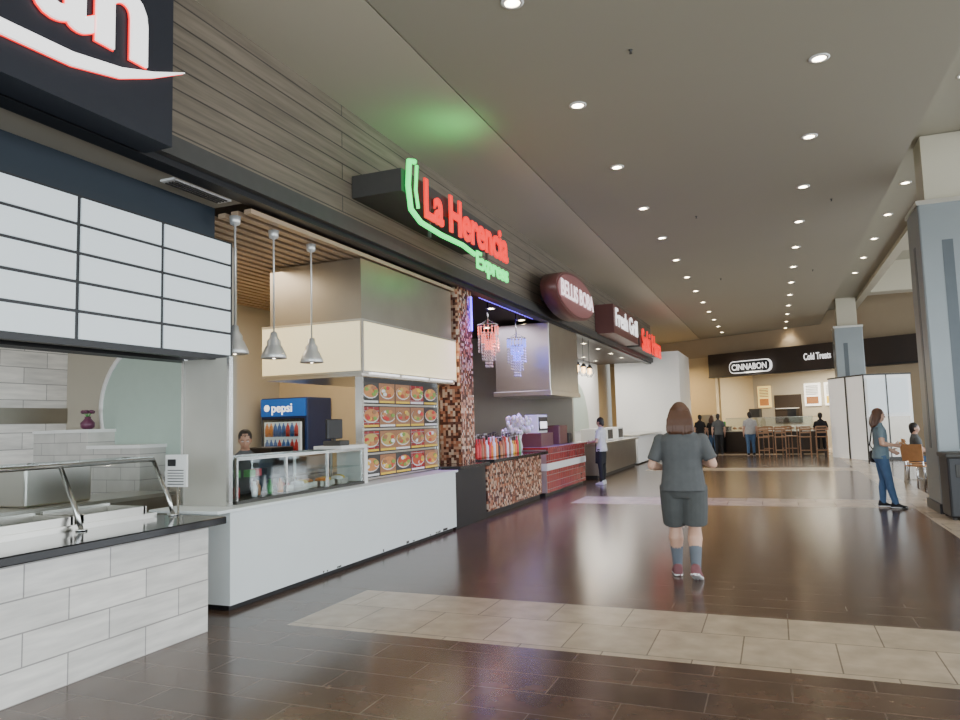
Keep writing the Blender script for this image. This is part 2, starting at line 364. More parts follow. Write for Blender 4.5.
for y in (5.82,6.44,7.14):
    p=B('pendant_lamp'); c0=(-5.05,y,0)
    p.lathe(c0,[(.135,2.37),(.14,2.375),(.128,2.42),(.09,2.5),(.075,2.52),(.075,2.56),(.045,2.6),(.035,2.66),(.01,2.67),(.01,3.7),(.05,3.72),(.06,3.8)],'shade',24)
    p.ell((-5.05,y,2.41),(.04,.04,.045),'lamp'); p.done()
w=B('beverage_fridge')
w.box(-8.6,-7.6,10.6,11.35,.0,2.15,'bluedark',.02); w.box(-8.58,-7.62,10.57,10.6,1.82,2.13,'bluefr'); w.box(-8.55,-7.65,10.58,10.6,.15,1.78,'black')
w.box(-8.5,-7.7,10.565,10.58,.25,1.72,'panel')
for r in range(5):
    for q in range(8): w.lathe((-8.42+q*.09,10.54,.3+r*.29),[(.035,0),(.038,.1),(.03,.18),(.012,.21),(.012,.24)],random.choice(['bred','bblu','borg','bgrn','bblu']),8)
w.box(-8.52,-7.68,10.5,10.505,.2,1.76,'glass')
w.text('pepsi',(-8.35,10.565,1.9),(1,0,0),(0,0,1),.22,'wglow',.004,.002); w.ell((-8.45,10.57,1.97),(.06,.01,.06),'wglow')
w.done()
w=B('back_counter'); w.box(-8.75,-8.1,7.1,10.4,0,.9,'steel'); w.box(-8.75,-8.05,7.05,10.45,.9,.94,'steel')
w.box(-8.7,-8.3,8.0,8.5,.94,1.3,'steeld',.02); w.box(-8.7,-8.3,9.0,9.6,.94,1.5,'black',.02); w.lathe((-8.4,8.75,.94),[(.1,0),(.12,.05),(.12,.3),(.1,.32)],'chrome')
w.box(-8.78,-8.5,7.4,9.8,1.8,1.84,'steel')
for q in range(9): w.lathe((-8.62,7.55+q*.25,1.84),[(.07,0),(.07,.2),(.04,.24)],random.choice(['bwht','chrome','bred','darkgrey']),10)
w.done()
w=B('prep_table'); w.box(-7.0,-6.3,7.9,10.6,.1,.88,'steel'); w.box(-7.05,-6.25,7.85,10.65,.88,.92,'steel'); w.box(-6.9,-6.4,8.1,8.6,.92,1.35,'black',.02); w.box(-6.9,-6.4,8.9,9.5,.92,1.2,'steeld',.02)
for x in (-6.95,-6.35):
    for y in (7.95,10.55): w.cyl((x,y,0),(x,y,.1),.025,'darkgrey')
w.done()
w=B('tiled_pillar'); w.box(-5.2,-4.8,10.95,11.5,.0,4.0,'copper'); w.box(-4.8,-4.62,10.95,11.5,0,.9,'black'); w.box(-4.8,-4.5,10.95,11.5,.9,.95,'blackgloss'); w.done()
w=B('wall_kitchen_return'); w.box(-8.8,-5.2,11.38,11.5,0,4.0,'warmwall'); w.done()
# ------------------------------------------------------------------ shop 3 boba
k=B('bar_counter_black'); k.box(-5.3,-4.6,10.18,10.93,0,.9,'black'); k.box(-5.35,-4.5,10.18,10.94,.9,.95,'blackgloss')
k.done()
k=B('bar_counter_copper'); k.box(-5.3,-4.6,11.52,14.6,.1,.92,'copper'); k.box(-5.3,-4.65,11.52,14.6,0,.1,'black'); k.box(-5.4,-4.45,11.52,14.65,.92,.98,'blackgloss',.01)
k.done()
s=B('syrup_bottles')
cs=['bred','byel','bgrn','borg','f1','bwht','f2','f5','darkgrey']
for q in range(20):
    y=11.7+q*.118
    for x in (-4.85,-5.05):
        hh=random.uniform(.25,.38); s.lathe((x,y,.98),[(.036,0),(.038,.02),(.038,hh*.65),(.015,hh*.8),(.015,hh)],random.choice(cs),10)
        s.tube([(x,y,.98+hh),(x,y,1.05+hh),(x+.05,y,1.05+hh)],.007,'bwht' if q%3==0 else 'black',6)
s.done()
s=B('feather_bouquet')
s.lathe((-5.0,14.35,.98),[(.07,0),(.09,.1),(.06,.25),(.08,.35)],'bwht')
for q in range(70):
    a=random.uniform(0,6.28); r=random.uniform(.02,.32); s.ell((-5.0+r*math.cos(a),14.3+r*math.sin(a),1.5+random.uniform(-.05,.25)-r*.3),(.04,.04,.06),'bwht',6,4)
s.done()
s=B('drink_machine'); s.box(-6.6,-6.0,11.8,12.6,0,.95,'steel'); s.box(-6.5,-6.05,11.85,12.5,.95,1.7,'steeld',.02); s.box(-6.04,-6.0,11.95,12.4,1.2,1.6,'black'); s.box(-6.6,-6.0,12.8,14.6,0,.95,'steel')
for q in range(4): s.lathe((-6.3,13+q*.4,.95),[(.12,0),(.13,.3),(.1,.42),(.02,.45)],'chrome')
s.done()
w=B('curtain_backdrop')
pts=[(-8.2+.05*math.sin(j*1.7),11.8+j*.08) for j in range(60)]
for a,b_ in zip(pts,pts[1:]): w.quad([(*a,0),(*b_,0),(*b_,3.9),(*a,3.9)],'black')
w.done(False)
for y,m,z in ((13.3,'redled',3.36),(15.0,'blueled',3.26),(11.9,'crystal',3.5)):
    c=B('crystal_chandelier')
    c.cyl((-5.2,y,z+.2),(-5.2,y,4.0),.012,'chrome')
    for r,zz in ((.2,.18),(.13,.02),(.07,-.12)):
        c.loft([[(-5.2+rr*math.cos(a),y+rr*math.sin(a),z+zz+dz) for rr,dz in((r-.012,0),(r+.012,0),(r+.012,.02),(r-.012,.02))] for a in [2*math.pi*j/20 for j in range(21)]],'chrome',cap=False)
        for j in range(16):
            a=j*math.pi/8
            for q in range(9): c.ell((-5.2+r*math.cos(a),y+r*math.sin(a),z+zz-.04-q*.06),(.012,.012,.026),m if q<3 else 'crystal',6,4)
    for a in range(3): c.tube([(-5.2+.2*math.cos(a*2.1),y+.2*math.sin(a*2.1),z+.19),(-5.2,y,z+.3)],.006,'chrome',6)
    c.done()
l=B('led_strip'); l.box(-4.79,-4.77,11.42,11.47,3.2,3.8,'purple'); l.box(-5.1,-5.085,12.6,15.9,3.985,3.995,'purple'); l.done()
h=B('exhaust_hood'); h.box(-6.1,-4.75,16.0,18.6,2.3,3.9,'steel',.01); h.box(-6.15,-4.72,15.95,18.65,2.2,2.32,'steel',.01); h.done()
w=B('wall_shop_divider'); w.box(-8.8,-5.0,18.8,18.95,0,4.0,'plaster'); w.done()
k=B('service_counter_red')
k.box(-5.3,-4.56,14.85,18.2,.08,1.0,'redtile'); k.box(-5.3,-4.54,14.84,18.21,.55,.7,'whitep'); k.box(-5.25,-4.62,14.9,18.15,0,.08,'black'); k.box(-5.35,-4.5,14.82,18.25,1.0,1.05,'redtile')
k.done()
k=B('order_kiosk')
k.box(-5.2,-4.7,15.0,15.9,1.05,1.35,'maroon',.01); k.box(-5.1,-4.8,15.1,15.8,1.35,1.75,'whitep',.01)
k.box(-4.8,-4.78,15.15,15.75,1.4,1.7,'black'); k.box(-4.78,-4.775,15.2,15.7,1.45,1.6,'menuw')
k.box(-5.1,-4.75,16.6,17.3,1.05,1.5,'maroon',.02); k.box(-5.0,-4.8,17.6,17.9,1.05,1.3,'black',.02)
k.done()
for y in (18.9,19.6,20.3):
    p=B('cage_pendant_lamp'); z=3.0
    p.cyl((-4.85,y,z+.15),(-4.85,y,4.0),.008,'black'); p.ell((-4.85,y,z),(.07,.07,.1),'amber')
    p.lathe((-4.85,y,z+.08),[(.1,0),(.06,.07),(.03,.1)],'black')
    for a in range(8): p.tube([(-4.85+.1*math.cos(a*.785),y+.1*math.sin(a*.785),z+.08),(-4.85+.13*math.cos(a*.785),y+.13*math.sin(a*.785),z-.05),(-4.85+.05*math.cos(a*.785),y+.05*math.sin(a*.785),z-.18)],.005,'black',5)
    p.done()
k=B('service_counter_steel')
k.box(-5.4,-4.5,19.4,25.2,.1,.92,'steeld'); k.box(-5.3,-4.55,19.5,25.1,0,.1,'black'); k.box(-5.5,-4.4,19.35,25.25,.92,.97,'steel',.005)
for y in (20.0,21.6,23.2): k.box(-5.1,-4.7,y,y+.9,.97,1.35,'whitep',.01); k.box(-4.7,-4.695,y+.1,y+.8,1.02,1.3,'darkgrey')
k.done()
k=B('serving_counter_far'); k.box(-5.4,-4.5,25.6,30.8,.05,1.0,'whitep'); k.box(-5.5,-4.4,25.5,30.9,1.0,1.05,'steel'); k.done()
w=B('wall_shop_white'); w.box(-7.2,-7.05,19.0,31,0,4.0,'whitep'); w.done()
d=B('green_lit_arch')  # wall arch; its greenish light is put into the colour
d.loft([[(-7.05+dx,27+1.9*math.cos(a),1.2+1.9*math.sin(a)) for a in [math.pi*j/24 for j in range(25)]] for dx in (.01,.04)],'greenish',False); d.done()
w=B('wall_white_end'); w.box(-6.3,-3.6,31,31.2,0,4.4,'whitep'); w.box(-6.3,-3.6,30.98,31,0,.12,'darkgrey'); w.box(-3.9,-3.6,31.2,35,0,4.4,'whitep'); w.done()
w=B('wall_end_upper'); w.box(-8.8,-4.7,31,31.2,4.4,CE,'wallb'); w.done()
# ------------------------------------------------------------------ signs
s=B('neon_restaurant_sign')
s.box(-4.69,-4.0,7.5,10.9,4.42,4.7,'darkgrey')
s.text('La Herencia',(-3.93,7.95,4.22),(0,1,0),(0,0,1),.7,'red',.012,.018,width=3.05)
s.text('Express',(-3.93,9.65,3.89),(0,1,0),(0,0,1),.36,'green',.01,.009,width=1.35)
s.tube([(-3.95,7.76,4.85),(-3.95,7.62,4.82),(-3.95,7.58,4.5),(-3.95,7.64,4.22),(-3.95,7.9,4.12),(-3.95,8.5,4.1),(-3.95,9.2,4.12),(-3.95,9.65,4.08)],.035,'green')
s.tube([(-3.95,7.82,4.82),(-3.95,7.78,4.5),(-3.95,7.84,4.28)],.022,'green')
for y in (8.2,10.2): s.box(-3.99,-3.96,y-.02,y+.02,4.0,4.5,'darkgrey')
s.done()
s=B('oval_sign')
def ovalr(x,ry,rz): return [(x,16.0+ry*math.cos(a),4.42+rz*math.sin(a)) for a in [2*math.pi*j/40 for j in range(40)]]
s.loft([ovalr(-4.4,1.7,.5),ovalr(-4.05,1.7,.5)],'maroon'); s.loft([ovalr(-4.05,1.62,.44),ovalr(-4.03,1.62,.44)],'maroong')
s.box(-4.69,-4.4,15.3,16.7,4.3,4.5,'darkgrey')
s.text('BELLIS BOBA',(-4.01,16.0,4.27),(0,1,0),(0,0,1),.5,'pinkglow',.006,.01,align='CENTER',width=2.9); s.done()
s=B('script_sign'); s.box(-4.69,-4.15,20.6,24.6,4.1,4.95,'maroon'); s.text('Fresh Grill',(-4.13,20.8,4.35),(0,1,0),(0,0,1),.75,'wglow',.01,.01,width=3.6); s.done()
s=B('red_letter_sign'); s.box(-4.69,-4.2,25.2,30.0,4.1,4.5,'darkgrey'); s.text('Suki Hana',(-4.13,25.3,4.0),(0,1,0),(0,0,1),1.1,'red',.015,.01,width=4.4); s.done()
# ------------------------------------------------------------------ lights
def spot(loc,e,ang=110,col=(1,.89,.72),blend=.8,r=.06,rot=None):
    l=bpy.data.lights.new('spot','SPOT'); l.energy=e; l.spot_size=math.radians(ang); l.spot_blend=blend; l.color=col; l.shadow_soft_size=r
    o=bpy.data.objects.new('spot_lamp',l); o.location=loc; SC.collection.objects.link(o)
    if rot: o.rotation_euler=rot
    return o
def area(loc,e,sx,sy,col=(1,.93,.82),rot=(0,0,0)):
    l=bpy.data.lights.new('area','AREA'); l.energy=e; l.shape='RECTANGLE'; l.size=sx; l.size_y=sy; l.color=col
    o=bpy.data.objects.new('area_lamp',l); o.location=loc; o.rotation_euler=rot; SC.collection.objects.link(o); return o
d=B('ceiling_downlights')
def dl(x,y,z):
    d.lathe((x,y,z),[(.0,-.004),(.075,-.004)],'lamp',16)
    d.loft([[(x+r*math.cos(a),y+r*math.sin(a),z+dz) for r,dz in((.075,-.012),(.11,-.006),(.11,0),(.075,0))] for a in [2*math.pi*j/16 for j in range(17)]],'trimw',cap=False)
for n in range(-1,14):
    y=6.14+2.44*n
    for x in (-2.06,.69): dl(x,y,CE); spot((x,y,CE-.03),75)
for n in range(-1,8):
    y=6.3+2.44*n; dl(2.66,y+2.44,CE2)
    if n%2==0: spot((2.66,y+2.44,CE2-.03),70)
for y in (12,14,16,18,20,22,24,26,28): dl(-5.4,y,4.0); dl(-6.6,y+.8,4.0)
d.done()
d=B('ceiling_sprinklers')
for y in (7.5,14.5,21.5):
    for x in (-1.2,1.2): d.lathe((x,y,CE-.04),[(.02,0),(.01,.01),(.01,.025),(.025,.04)],'darkgrey',8)
d.done()
area((-6.9,3.4,3.95),40,1.5,4); area((-6.9,8.6,3.75),120,1.5,3.5,(1,.84,.64))
area((-6.3,13.5,3.9),70,1.5,4,(.85,.75,1)); area((-6.2,22,3.9),190,1.5,5); area((-6.2,28,3.9),190,1.5,4)
spot((-4.9,13.3,3.3),50,140,(1,.15,.1)); spot((-4.3,14.6,3.85),600,130,(.14,.1,1)); spot((-4.3,11.6,3.85),260,130,(.45,.12,1))
spot((-3.6,8.4,4.9),22,150,(.1,1,.2),1,.2,(math.radians(180),math.radians(-25),0))
area((11.7,13,2.9),2300,5,38,(.9,.95,1),(0,math.radians(100),0))  # added unseen lamp at the windows, tilted up to brighten the ceiling
area((1,-6.7,2.6),1150,18,4.5,(.84,.93,1),(math.radians(93),0,0))
# ------------------------------------------------------------------ far end (angled)
FM=Matrix.Translation((-.4,36.4,0))@Matrix.Rotation(math.radians(-30),4,'Z')
w=B('wall_far',FM); w.box(-9.5,14,0,.25,4.6,7.3,'wallb'); w.box(-9.5,-2.6,0,.25,0,4.6,'warmwall'); w.box(4.7,14,0,.25,0,4.6,'wallb'); w.done()
w=B('wall_bakery_interior',FM); w.box(-2.6,4.7,3.2,3.3,0,4.0,'plaster'); w.box(-2.6,-2.5,.25,3.3,0,4,'warmwall'); w.box(4.6,4.7,.25,3.3,0,4,'warmwall'); w.box(-2.6,4.7,.25,3.3,3.9,4.0,'whitep'); w.done()
w=B('bakery_fascia',FM); w.box(-2.6,11,-.5,-.01,3.5,4.65,'darkbrown'); w.box(-2.6,11,-.54,-.5,3.5,3.56,'black'); w.done()
s=B('bakery_sign',FM)
def rr(x0,x1,z0,z1,r,y):
    o=[]
    for cx,cz,a0 in((x1-r,z1-r,0),(x0+r,z1-r,90),(x0+r,z0+r,180),(x1-r,z0+r,270)):
        for q in range(6): a=math.radians(a0+q*18); o.append((cx+r*math.cos(a),y,cz+r*math.sin(a)))
    return o
s.loft([rr(-1.3,.75,3.66,4.16,.2,y) for y in(-.68,-.66)],'navyd',False); s.loft([rr(-1.34,.79,3.62,4.2,.24,y) for y in(-.66,-.51)],'wglow',False)
s.text('CINNABON',(-.28,-.69,3.77),(1,0,0),(0,0,1),.4,'wglow',.004,.006,align='CENTER',width=1.8)
s.done()
s=B('script_wall_sign',FM); s.text('Cold Treats',(2.3,-.53,3.98),(1,0,0),(0,0,1),.42,'wglow',.01,.004,width=1.2); s.done()
w=B('bakery_menu_boards',FM)
for i,(a,b_,m) in enumerate([(-2.2,-1.5,'menuy'),(.3,1.1,'menuw'),(1.3,2.1,'menuw'),(2.3,3.1,'menuw'),(3.3,4.1,'menuw')]):
    w.box(a,b_,3.1,3.18,2.0,3.1,m); w.box(a+.1,b_-.1,3.08,3.1,2.1,2.45,['f1','f5','byel','f1','f5'][i])
    for r in range(6): w.box(a+.1,b_-.1,3.08,3.1,2.55+r*.08,2.58+r*.08,'darkgrey')
w.box(-1.3,.1,3.1,3.18,1.2,2.6,'darkbrown'); w.box(-1.2,0,3.0,3.1,1.9,1.94,'whitep')
w.done()
w=B('bakery_counter',FM)
w.box(-2.2,-.6,-2.6,-1.9,0,1.1,'black'); w.box(-2.2,-.6,-2.65,-1.85,1.1,1.14,'darkbrown')
w.box(-.6,3.6,-2.4,-1.8,0,.9,'darkbrown'); w.box(-.6,3.6,-2.4,-1.8,.9,.94,'steel'); w.box(-.55,3.5,-2.38,-2.36,.94,1.5,'glass'); w.box(-.55,3.5,-2.38,-1.9,1.5,1.52,'chrome')
for q in range(12): w.ell((-.3+q*.3,-2.1,1.05),(.1,.1,.06),'f1')
for q in range(10): w.lathe((-2.0+q*.14,-2.2,1.14),[(.05,0),(.05,.2),(.02,.24)],random.choice(['bwht','bred','f1','bgrn']),8)
w.box(.4,.9,-2,-1.8,1.52,1.9,'darkgrey'); w.box(2.2,2.6,-2,-1.8,1.52,1.85,'black'); w.box(-1.9,-1.3,-2.3,-2,1.14,1.7,'steeld')
w.done()
area((.8,36.6,3.7),480,4,2,(1,.9,.7))
area((-5.6,36.5,4.2),280,2,2,(1,.76,.42))
k=B('display_partition')
def pr(pts,z0,z1,m): k.loft([[(x,y,z) for x,y in pts] for z in (z0,z1)],m,False)
pr([(1.9,29.7),(2.85,27.5),(4.3,27.9),(4.0,30.0)],0,2.85,'glowwhite')
pr([(2.94,27.49),(4.2,27.84),(4.2,27.8),(2.94,27.45)],1.55,2.75,'panel')
pr([(2.94,27.49),(4.2,27.84),(4.2,27.8),(2.94,27.45)],.3,1.45,'steeld')
pr([(2.9,27.48),(4.25,27.85),(4.25,27.8),(2.9,27.43)],.0,.1,'darkgrey')
pr([(2.36,28.59),(2.4,28.5),(2.39,28.49),(2.35,28.58)],0,2.85,'darkgrey')
pr([(2.83,27.52),(2.87,27.5),(2.87,27.46),(2.82,27.48)],0,2.87,'darkgrey')
pr([(3.52,27.62),(3.56,27.63),(3.56,27.61),(3.52,27.6)],0,2.85,'darkgrey')
pr([(1.88,29.72),(2.84,27.47),(4.32,27.87),(4.02,30.02)],2.85,2.9,'darkgrey')
k.done()
for y in (13.2,31.0):
    c=B('column'); X0=2.32
    c.box(X0,X0+1.0,y,y+1.0,.0,4.95,'colm',.03); c.box(X0+.15,X0+1.0-.15,y+.2,y+.8,4.95,CE2-.01,'ceil2')
    c.box(X0+.3,X0+.45,y-.006,y,1.0,4.3,'colmd'); c.box(X0-.006,X0,y+.4,y+.55,1,4.3,'colmd'); c.box(X0-.03,X0+1.03,y-.03,y+1.03,0,.15,'black'); c.box(X0-.02,X0+1.02,y-.02,y+1.02,4.9,4.97,'steel')
    c.done()
b=B('trash_can')
b.box(2.3,2.95,12.45,13.05,.03,.92,'black',.03); b.box(2.28,2.97,12.43,13.07,.9,.97,'darkgrey',.02); b.box(2.4,2.85,12.44,12.46,.62,.8,'darkgrey',.005)
for x in (2.35,2.9):
    for y in (12.5,13.0): b.cyl((x,y,0),(x,y,.03),.03,'darkgrey')
b.done()
# ------------------------------------------------------------------ furniture
def chair(x,y,rot,seat=.45,tall=.9,m='woodch',name='dining_chair'):
    c=B(name,Matrix.Translation((x,y,0))@Matrix.Rotation(math.radians(rot),4,'Z'))
    for sx in(-1,1):
        c.tube([(sx*.2,.2,0),(sx*.18,.18,seat)],.016,'chrome',8); c.tube([(sx*.2,-.22,0),(sx*.18,-.19,seat),(sx*.18,-.25,tall)],.016,'chrome',8)
    c.tube([(-.2,.2,seat*.4),(.2,.2,seat*.4)],.01,'chrome',8); c.tube([(-.195,-.2,seat*.4),(.195,-.2,seat*.4)],.01,'chrome',8)
    c.box(-.21,.21,-.21,.22,seat,seat+.03,m,.012)
    rings=[]
    for q in range(7):
        xx=-.22+q*.44/6; dy=-.24-.03*math.cos((q-3)/3*1.3); rings.append([(xx,dy,seat+.12),(xx,dy+.018,seat+.12),(xx,dy-.03+.018,tall+.02),(xx,dy-.03,tall+.02)])
    c.loft(rings,m,False); return c.done()
chair(2.85,18.6,-90); chair(2.75,17.5,-40); chair(3.2,20.8,-90); chair(4.3,19.4,90); chair(4.4,23,90)
def table(x,y,h=.75,r=.4,name='round_table'):
    c=B(name); c.lathe((x,y,h-.03),[(r-.01,0),(r,.01),(r,.025),(r-.01,.03)],'woodbr',28); c.cyl((x,y,.02),(x,y,h-.03),.04,'darkgrey'); c.lathe((x,y,0),[(.25,0),(.25,.015),(.06,.04)],'darkgrey'); c.done()
table(3.66,18.6); table(3.9,21.0)
for x,y in((-.1,30.6),(1.3,30.25)):
    c=B('high_table'); c.box(x-.45,x+.45,y-.35,y+.35,1.03,1.07,'woodbr',.01)
    for a in(-1,1):
        for b_ in(-1,1): c.box(x+a*.4-.025,x+a*.4+.025,y+b_*.3-.025,y+b_*.3+.025,0,1.03,'darkbrown')
    c.done()
for x,y,r in((-.45,29.9,0),(.15,29.9,0),(1.0,29.5,0),(1.55,29.5,0),(-.3,31.35,180),(.4,31.35,180),(.6,30.6,90)):
    c=B('bar_stool',Matrix.Translation((x,y,0))@Matrix.Rotation(math.radians(r),4,'Z'))
    for sx in(-1,1):
        c.box(sx*.18-.018,sx*.18+.018,.14,.176,0,.74,'woodbr'); c.box(sx*.18-.018,sx*.18+.018,-.18,-.144,0,1.15,'woodbr')
        c.box(sx*.18-.012,sx*.18+.012,-.15,.15,.28,.31,'woodbr')
    c.box(-.18,.18,.15,.17,.25,.28,'woodbr'); c.box(-.18,.18,-.17,-.15,.25,.28,'woodbr')
    c.box(-.21,.21,-.2,.2,.74,.78,'woodbr',.01)
    for z in (.9,1.0,1.1): c.box(-.17,.17,-.172,-.15,z,z+.06,'woodbr')
    c.done()
# ------------------------------------------------------------------ people
SK=mat('skin',(.6,.36,.26),.5,noise=.06,nscale=20); SK2=mat('skin_tan',(.42,.23,.15),.5,noise=.06,nscale=20)
def cl(n,c): return mat('cloth_'+n,c,.85,noise=.18,nscale=14,bump=.25)
EW=mat('eye_white',(.8,.8,.8),.3,noise=.01); EI=mat('eye_iris',(.05,.03,.02),.2,noise=.01); LIP=mat('lips',(.4,.14,.12),.5,noise=.05)
def person(name,loc,heading,shirt,pants,hair,skin=SK,h=1.75,bulk=1.,legs=None,arms=None,zp=0,long_hair=0,hairw=1.,shorts=False,socks=None,shoe=None,sleeve=.7,headyaw=0,headtilt=0,lean=0,voxel=.014,apron=None,feet=None,bag=None,phone=False,hips=1.0):
    s=B(name+'_src'); sc=h/1.75
    Z=zp
    legs=legs or [((-.10,.0,.49),(-.11,-.02,.09)),((.10,.02,.49),(.11,.04,.09))]
    arms=arms or [((-.25,-.02,1.12),(-.25,.06,.87)),((.25,-.02,1.12),(.25,.06,.87))]
    lf=lambda z:lean*max(0,z-.95)
    def ring(z,cy,rx,ry,cx=0,n=20,p=.85):
        o=[]
        for j in range(n):
            a=2*math.pi*j/n; ca,sa=math.cos(a),math.sin(a)
            o.append((cx+rx*math.copysign(abs(ca)**p,ca),cy+lf(z)+ry*math.copysign(abs(sa)**p,sa),z+Z))
        return o
    b=bulk; hb=bulk*hips
    s.loft([ring(.80,0,.12*hb,.10*hb),ring(.86,-.005,.165*hb,.12*hb),ring(.95,-.01,.172*hb,.125*hb),ring(1.03,0,.155*b,.11*b)],pants)
    s.loft([ring(.87,-.005,.188*hb,.144*hb),ring(.9,-.005,.184*hb,.14*hb),ring(.97,-.003,.178*hb,.133*hb),ring(1.08,.01,.165*b,.125*b),ring(1.18,.008,.163*b,.12*b),ring(1.28,.005,.178*b,.125*b),ring(1.37,0,.182*b,.115*b),ring(1.42,-.005,.155*b,.095*b),ring(1.455,-.01,.11*b,.078*b),ring(1.49,-.01,.072,.065)],shirt)
    if apron: s.loft([ring(.55,.05,.16*hb,.13*hb),ring(.9,.02,.165*hb,.145*hb),ring(1.1,.03,.15*b,.125*b),ring(1.3,.03,.1*b,.115*b)],apron)
    hy=lf(1.5)
    s.tube([(0,-.012+hy,1.42+Z),(0,.0+hy,1.58+Z)],[.058,.052],skin,14)
    hands=[]
    for sd,(el,wr) in zip((-1,1),arms):
        sh=V((sd*.168*b,lf(1.4)-.005,1.38+Z)); el=V(el)+V((0,lf(el[2]),Z)); wr=V(wr)+V((0,lf(wr[2]),Z))
        s.ell(sh,(.06*b,.062,.06),shirt); mid=sh.lerp(el,sleeve)
        s.tube([sh,sh.lerp(el,.4),mid],[.06*b**.5,.06*b**.5,.061*b**.5],shirt,14)
        s.tube([sh.lerp(el,.3),sh.lerp(el,.6),el],[.05,.047,.042],skin,12); s.ell(el,(.043,.043,.043),skin if sleeve<1 else shirt)
        fm=el.lerp(wr,.35)
        s.tube([el,fm,wr],[.041,.043,.028],skin,12)
        if sleeve>=1: s.tube([el,wr.lerp(el,.1)],[.055,.042],shirt,12)
        dr=(wr-el).normalized(); inn=V((-sd,0,0)); nrm=(inn-dr*inn.dot(dr)).normalized()
        fw=nrm.cross(dr).normalized()
        if fw.dot(V((0,.6,.8)))<0: fw=-fw
        def pr_(c_,hw,ht): return [c_+fw*hw*math.cos(a)+nrm*ht*math.sin(a) for a in [2*math.pi*j/12 for j in range(12)]]
        s.loft([pr_(wr-dr*.01,.027,.02),pr_(wr+dr*.03,.036,.017),pr_(wr+dr*.07,.042,.015),pr_(wr+dr*.095,.04,.012)],skin)
        for i,(o,L) in enumerate(((.031,.07),(.0105,.08),(-.0105,.074),(-.031,.058))):
            q=wr+dr*.085+fw*o; pts=[q]; ang=.2+i*.07
            for sgl in (.45,.32,.23):
                dd=(dr*math.cos(ang)+nrm*math.sin(ang)+fw*o*1.2).normalized(); q=q+dd*L*sgl*1.1; pts.append(q); ang+=.38
            s.tube(pts,[.0095,.009,.0085,.007],skin,8)
        q=wr+dr*.025+fw*.028
        s.tube([q,q+fw*.03+dr*.022+nrm*.012,q+fw*.04+dr*.05+nrm*.022,q+fw*.04+dr*.072+nrm*.03],[.014,.012,.0105,.008],skin,8)
        hands.append((wr+dr*.09+nrm*.03))
    feet=feet or [(0,0),(0,0)]
    for sd,(kn,an),(fy,fp) in zip((-1,1),legs,feet):
        hp=V((sd*.092*hb,0,.9+Z)); kn=V(kn); an=V(an)
        if shorts:
            s.tube([hp+V((0,0,.02)),hp.lerp(kn,.5),hp.lerp(kn,1.0)+V((0,0,.03))],[.105*hb,.107*hb,.104*hb],pants,18)
            s.tube([hp,hp.lerp(kn,.6),kn],[.085,.078,.066],skin,14); s.ell(kn,(.064,.064,.064),skin)
            s.tube([kn,kn.lerp(an,.3)+V((0,-.018,0)),kn.lerp(an,.6),an],[.06,.074,.054,.04],skin,14)
            if socks: s.tube([kn.lerp(an,.52),kn.lerp(an,.75),an,an-V((0,0,.02))],[.064,.055,.048,.046],socks,14)
        else:
            s.tube([hp+V((0,0,.02)),hp.lerp(kn,.5),kn],[.096*hb,.086*hb,.068*hb**.5],pants,16); s.ell(kn,(.066,.068,.068),pants)
            s.tube([kn,kn.lerp(an,.35)+V((0,-.012,0)),an-V((0,0,.01))],[.066,.066,.052],pants,16)
            s.tube([an+V((0,0,.05)),an-V((0,0,.03))],[.036,.036],skin,10)
        R=Matrix.Rotation(math.radians(fy),3,'Z')@Matrix.Rotation(math.radians(-fp),3,'X')
        def sr(y,hw,zt,zb=-.088):
            return [an+R@V((hw*1.08*math.copysign(abs(math.cos(a))**.7,math.cos(a)),y,(zt+zb)/2+(zt-zb)/2*math.copysign(abs(math.sin(a))**.7,math.sin(a)))) for a in [2*math.pi*j/14 for j in range(14)]]
        s.loft([sr(-.08,.02,-.04),sr(-.065,.038,.025),sr(-.02,.044,.035),sr(.04,.046,.0),sr(.1,.052,-.03),sr(.15,.047,-.045),sr(.18,.022,-.06)],shoe)
        s.loft([sr(-.084,.024,-.068),sr(-.066,.043,-.064),sr(.04,.05,-.064),sr(.1,.055,-.064),sr(.155,.048,-.064),sr(.185,.02,-.068)],EW)
    HM=Matrix.Translation((0,lf(1.55),1.53+Z))@Matrix.Rotation(math.radians(headyaw),4,'Z')@Matrix.Rotation(math.radians(-headtilt),4,'X')
    hs=B('h')
    hs.ell((0,.0,.115),(.074,.092,.1),skin,20,12); hs.ell((0,.03,.05),(.056,.062,.066),skin,16,10); hs.ell((0,.062,.022),(.026,.026,.022),skin)
    hs.tube([(0,.09,.105),(0,.108,.075),(0,.106,.066)],[.008,.014,.011],skin,10)
    for sx in(-1,1): hs.ell((sx*.076,-.005,.085),(.01,.018,.03),skin); hs.ell((sx*.04,.055,.07),(.025,.03,.025),skin)
    hs.ell((0,.087,.04),(.022,.01,.007),LIP,10,6)
    hs.ell((0,-.02,.14),(.086,.098,.093),hair,20,12); hs.ell((0,-.035,.09),(.082,.08,.085),hair,16,10)
    if long_hair:
        L=long_hair; k_=hairw
        def hr(z,cy,rx,ry): return [(rx*k_*math.cos(a),cy+ry*math.sin(a),z) for a in [2*math.pi*j/18 for j in range(18)]]
        hs.loft([hr(.2,-.03,.05,.05),hr(.16,-.03,.085,.075),hr(.1,-.035,.102,.085),hr(.04,-.045,.114,.08),hr(-.02,-.06,.122,.07),hr(.02-L,-.07,.122,.055),hr(-.01-L,-.075,.09,.035)],hair)
        for q in range(9):
            xx=(-.1+q*.025)*k_; zz=random.uniform(-.02,.02)
            hs.tube([(xx*.75,-.1,.12),(xx,-.115,.03),(xx*1.05,-.12,-.04),(xx*1.08,-.11,-L-.02+zz)],[.012,.016,.015,.008],hair,6)
    else: hs.ell((0,-.07,.03),(.06,.035,.05),hair)
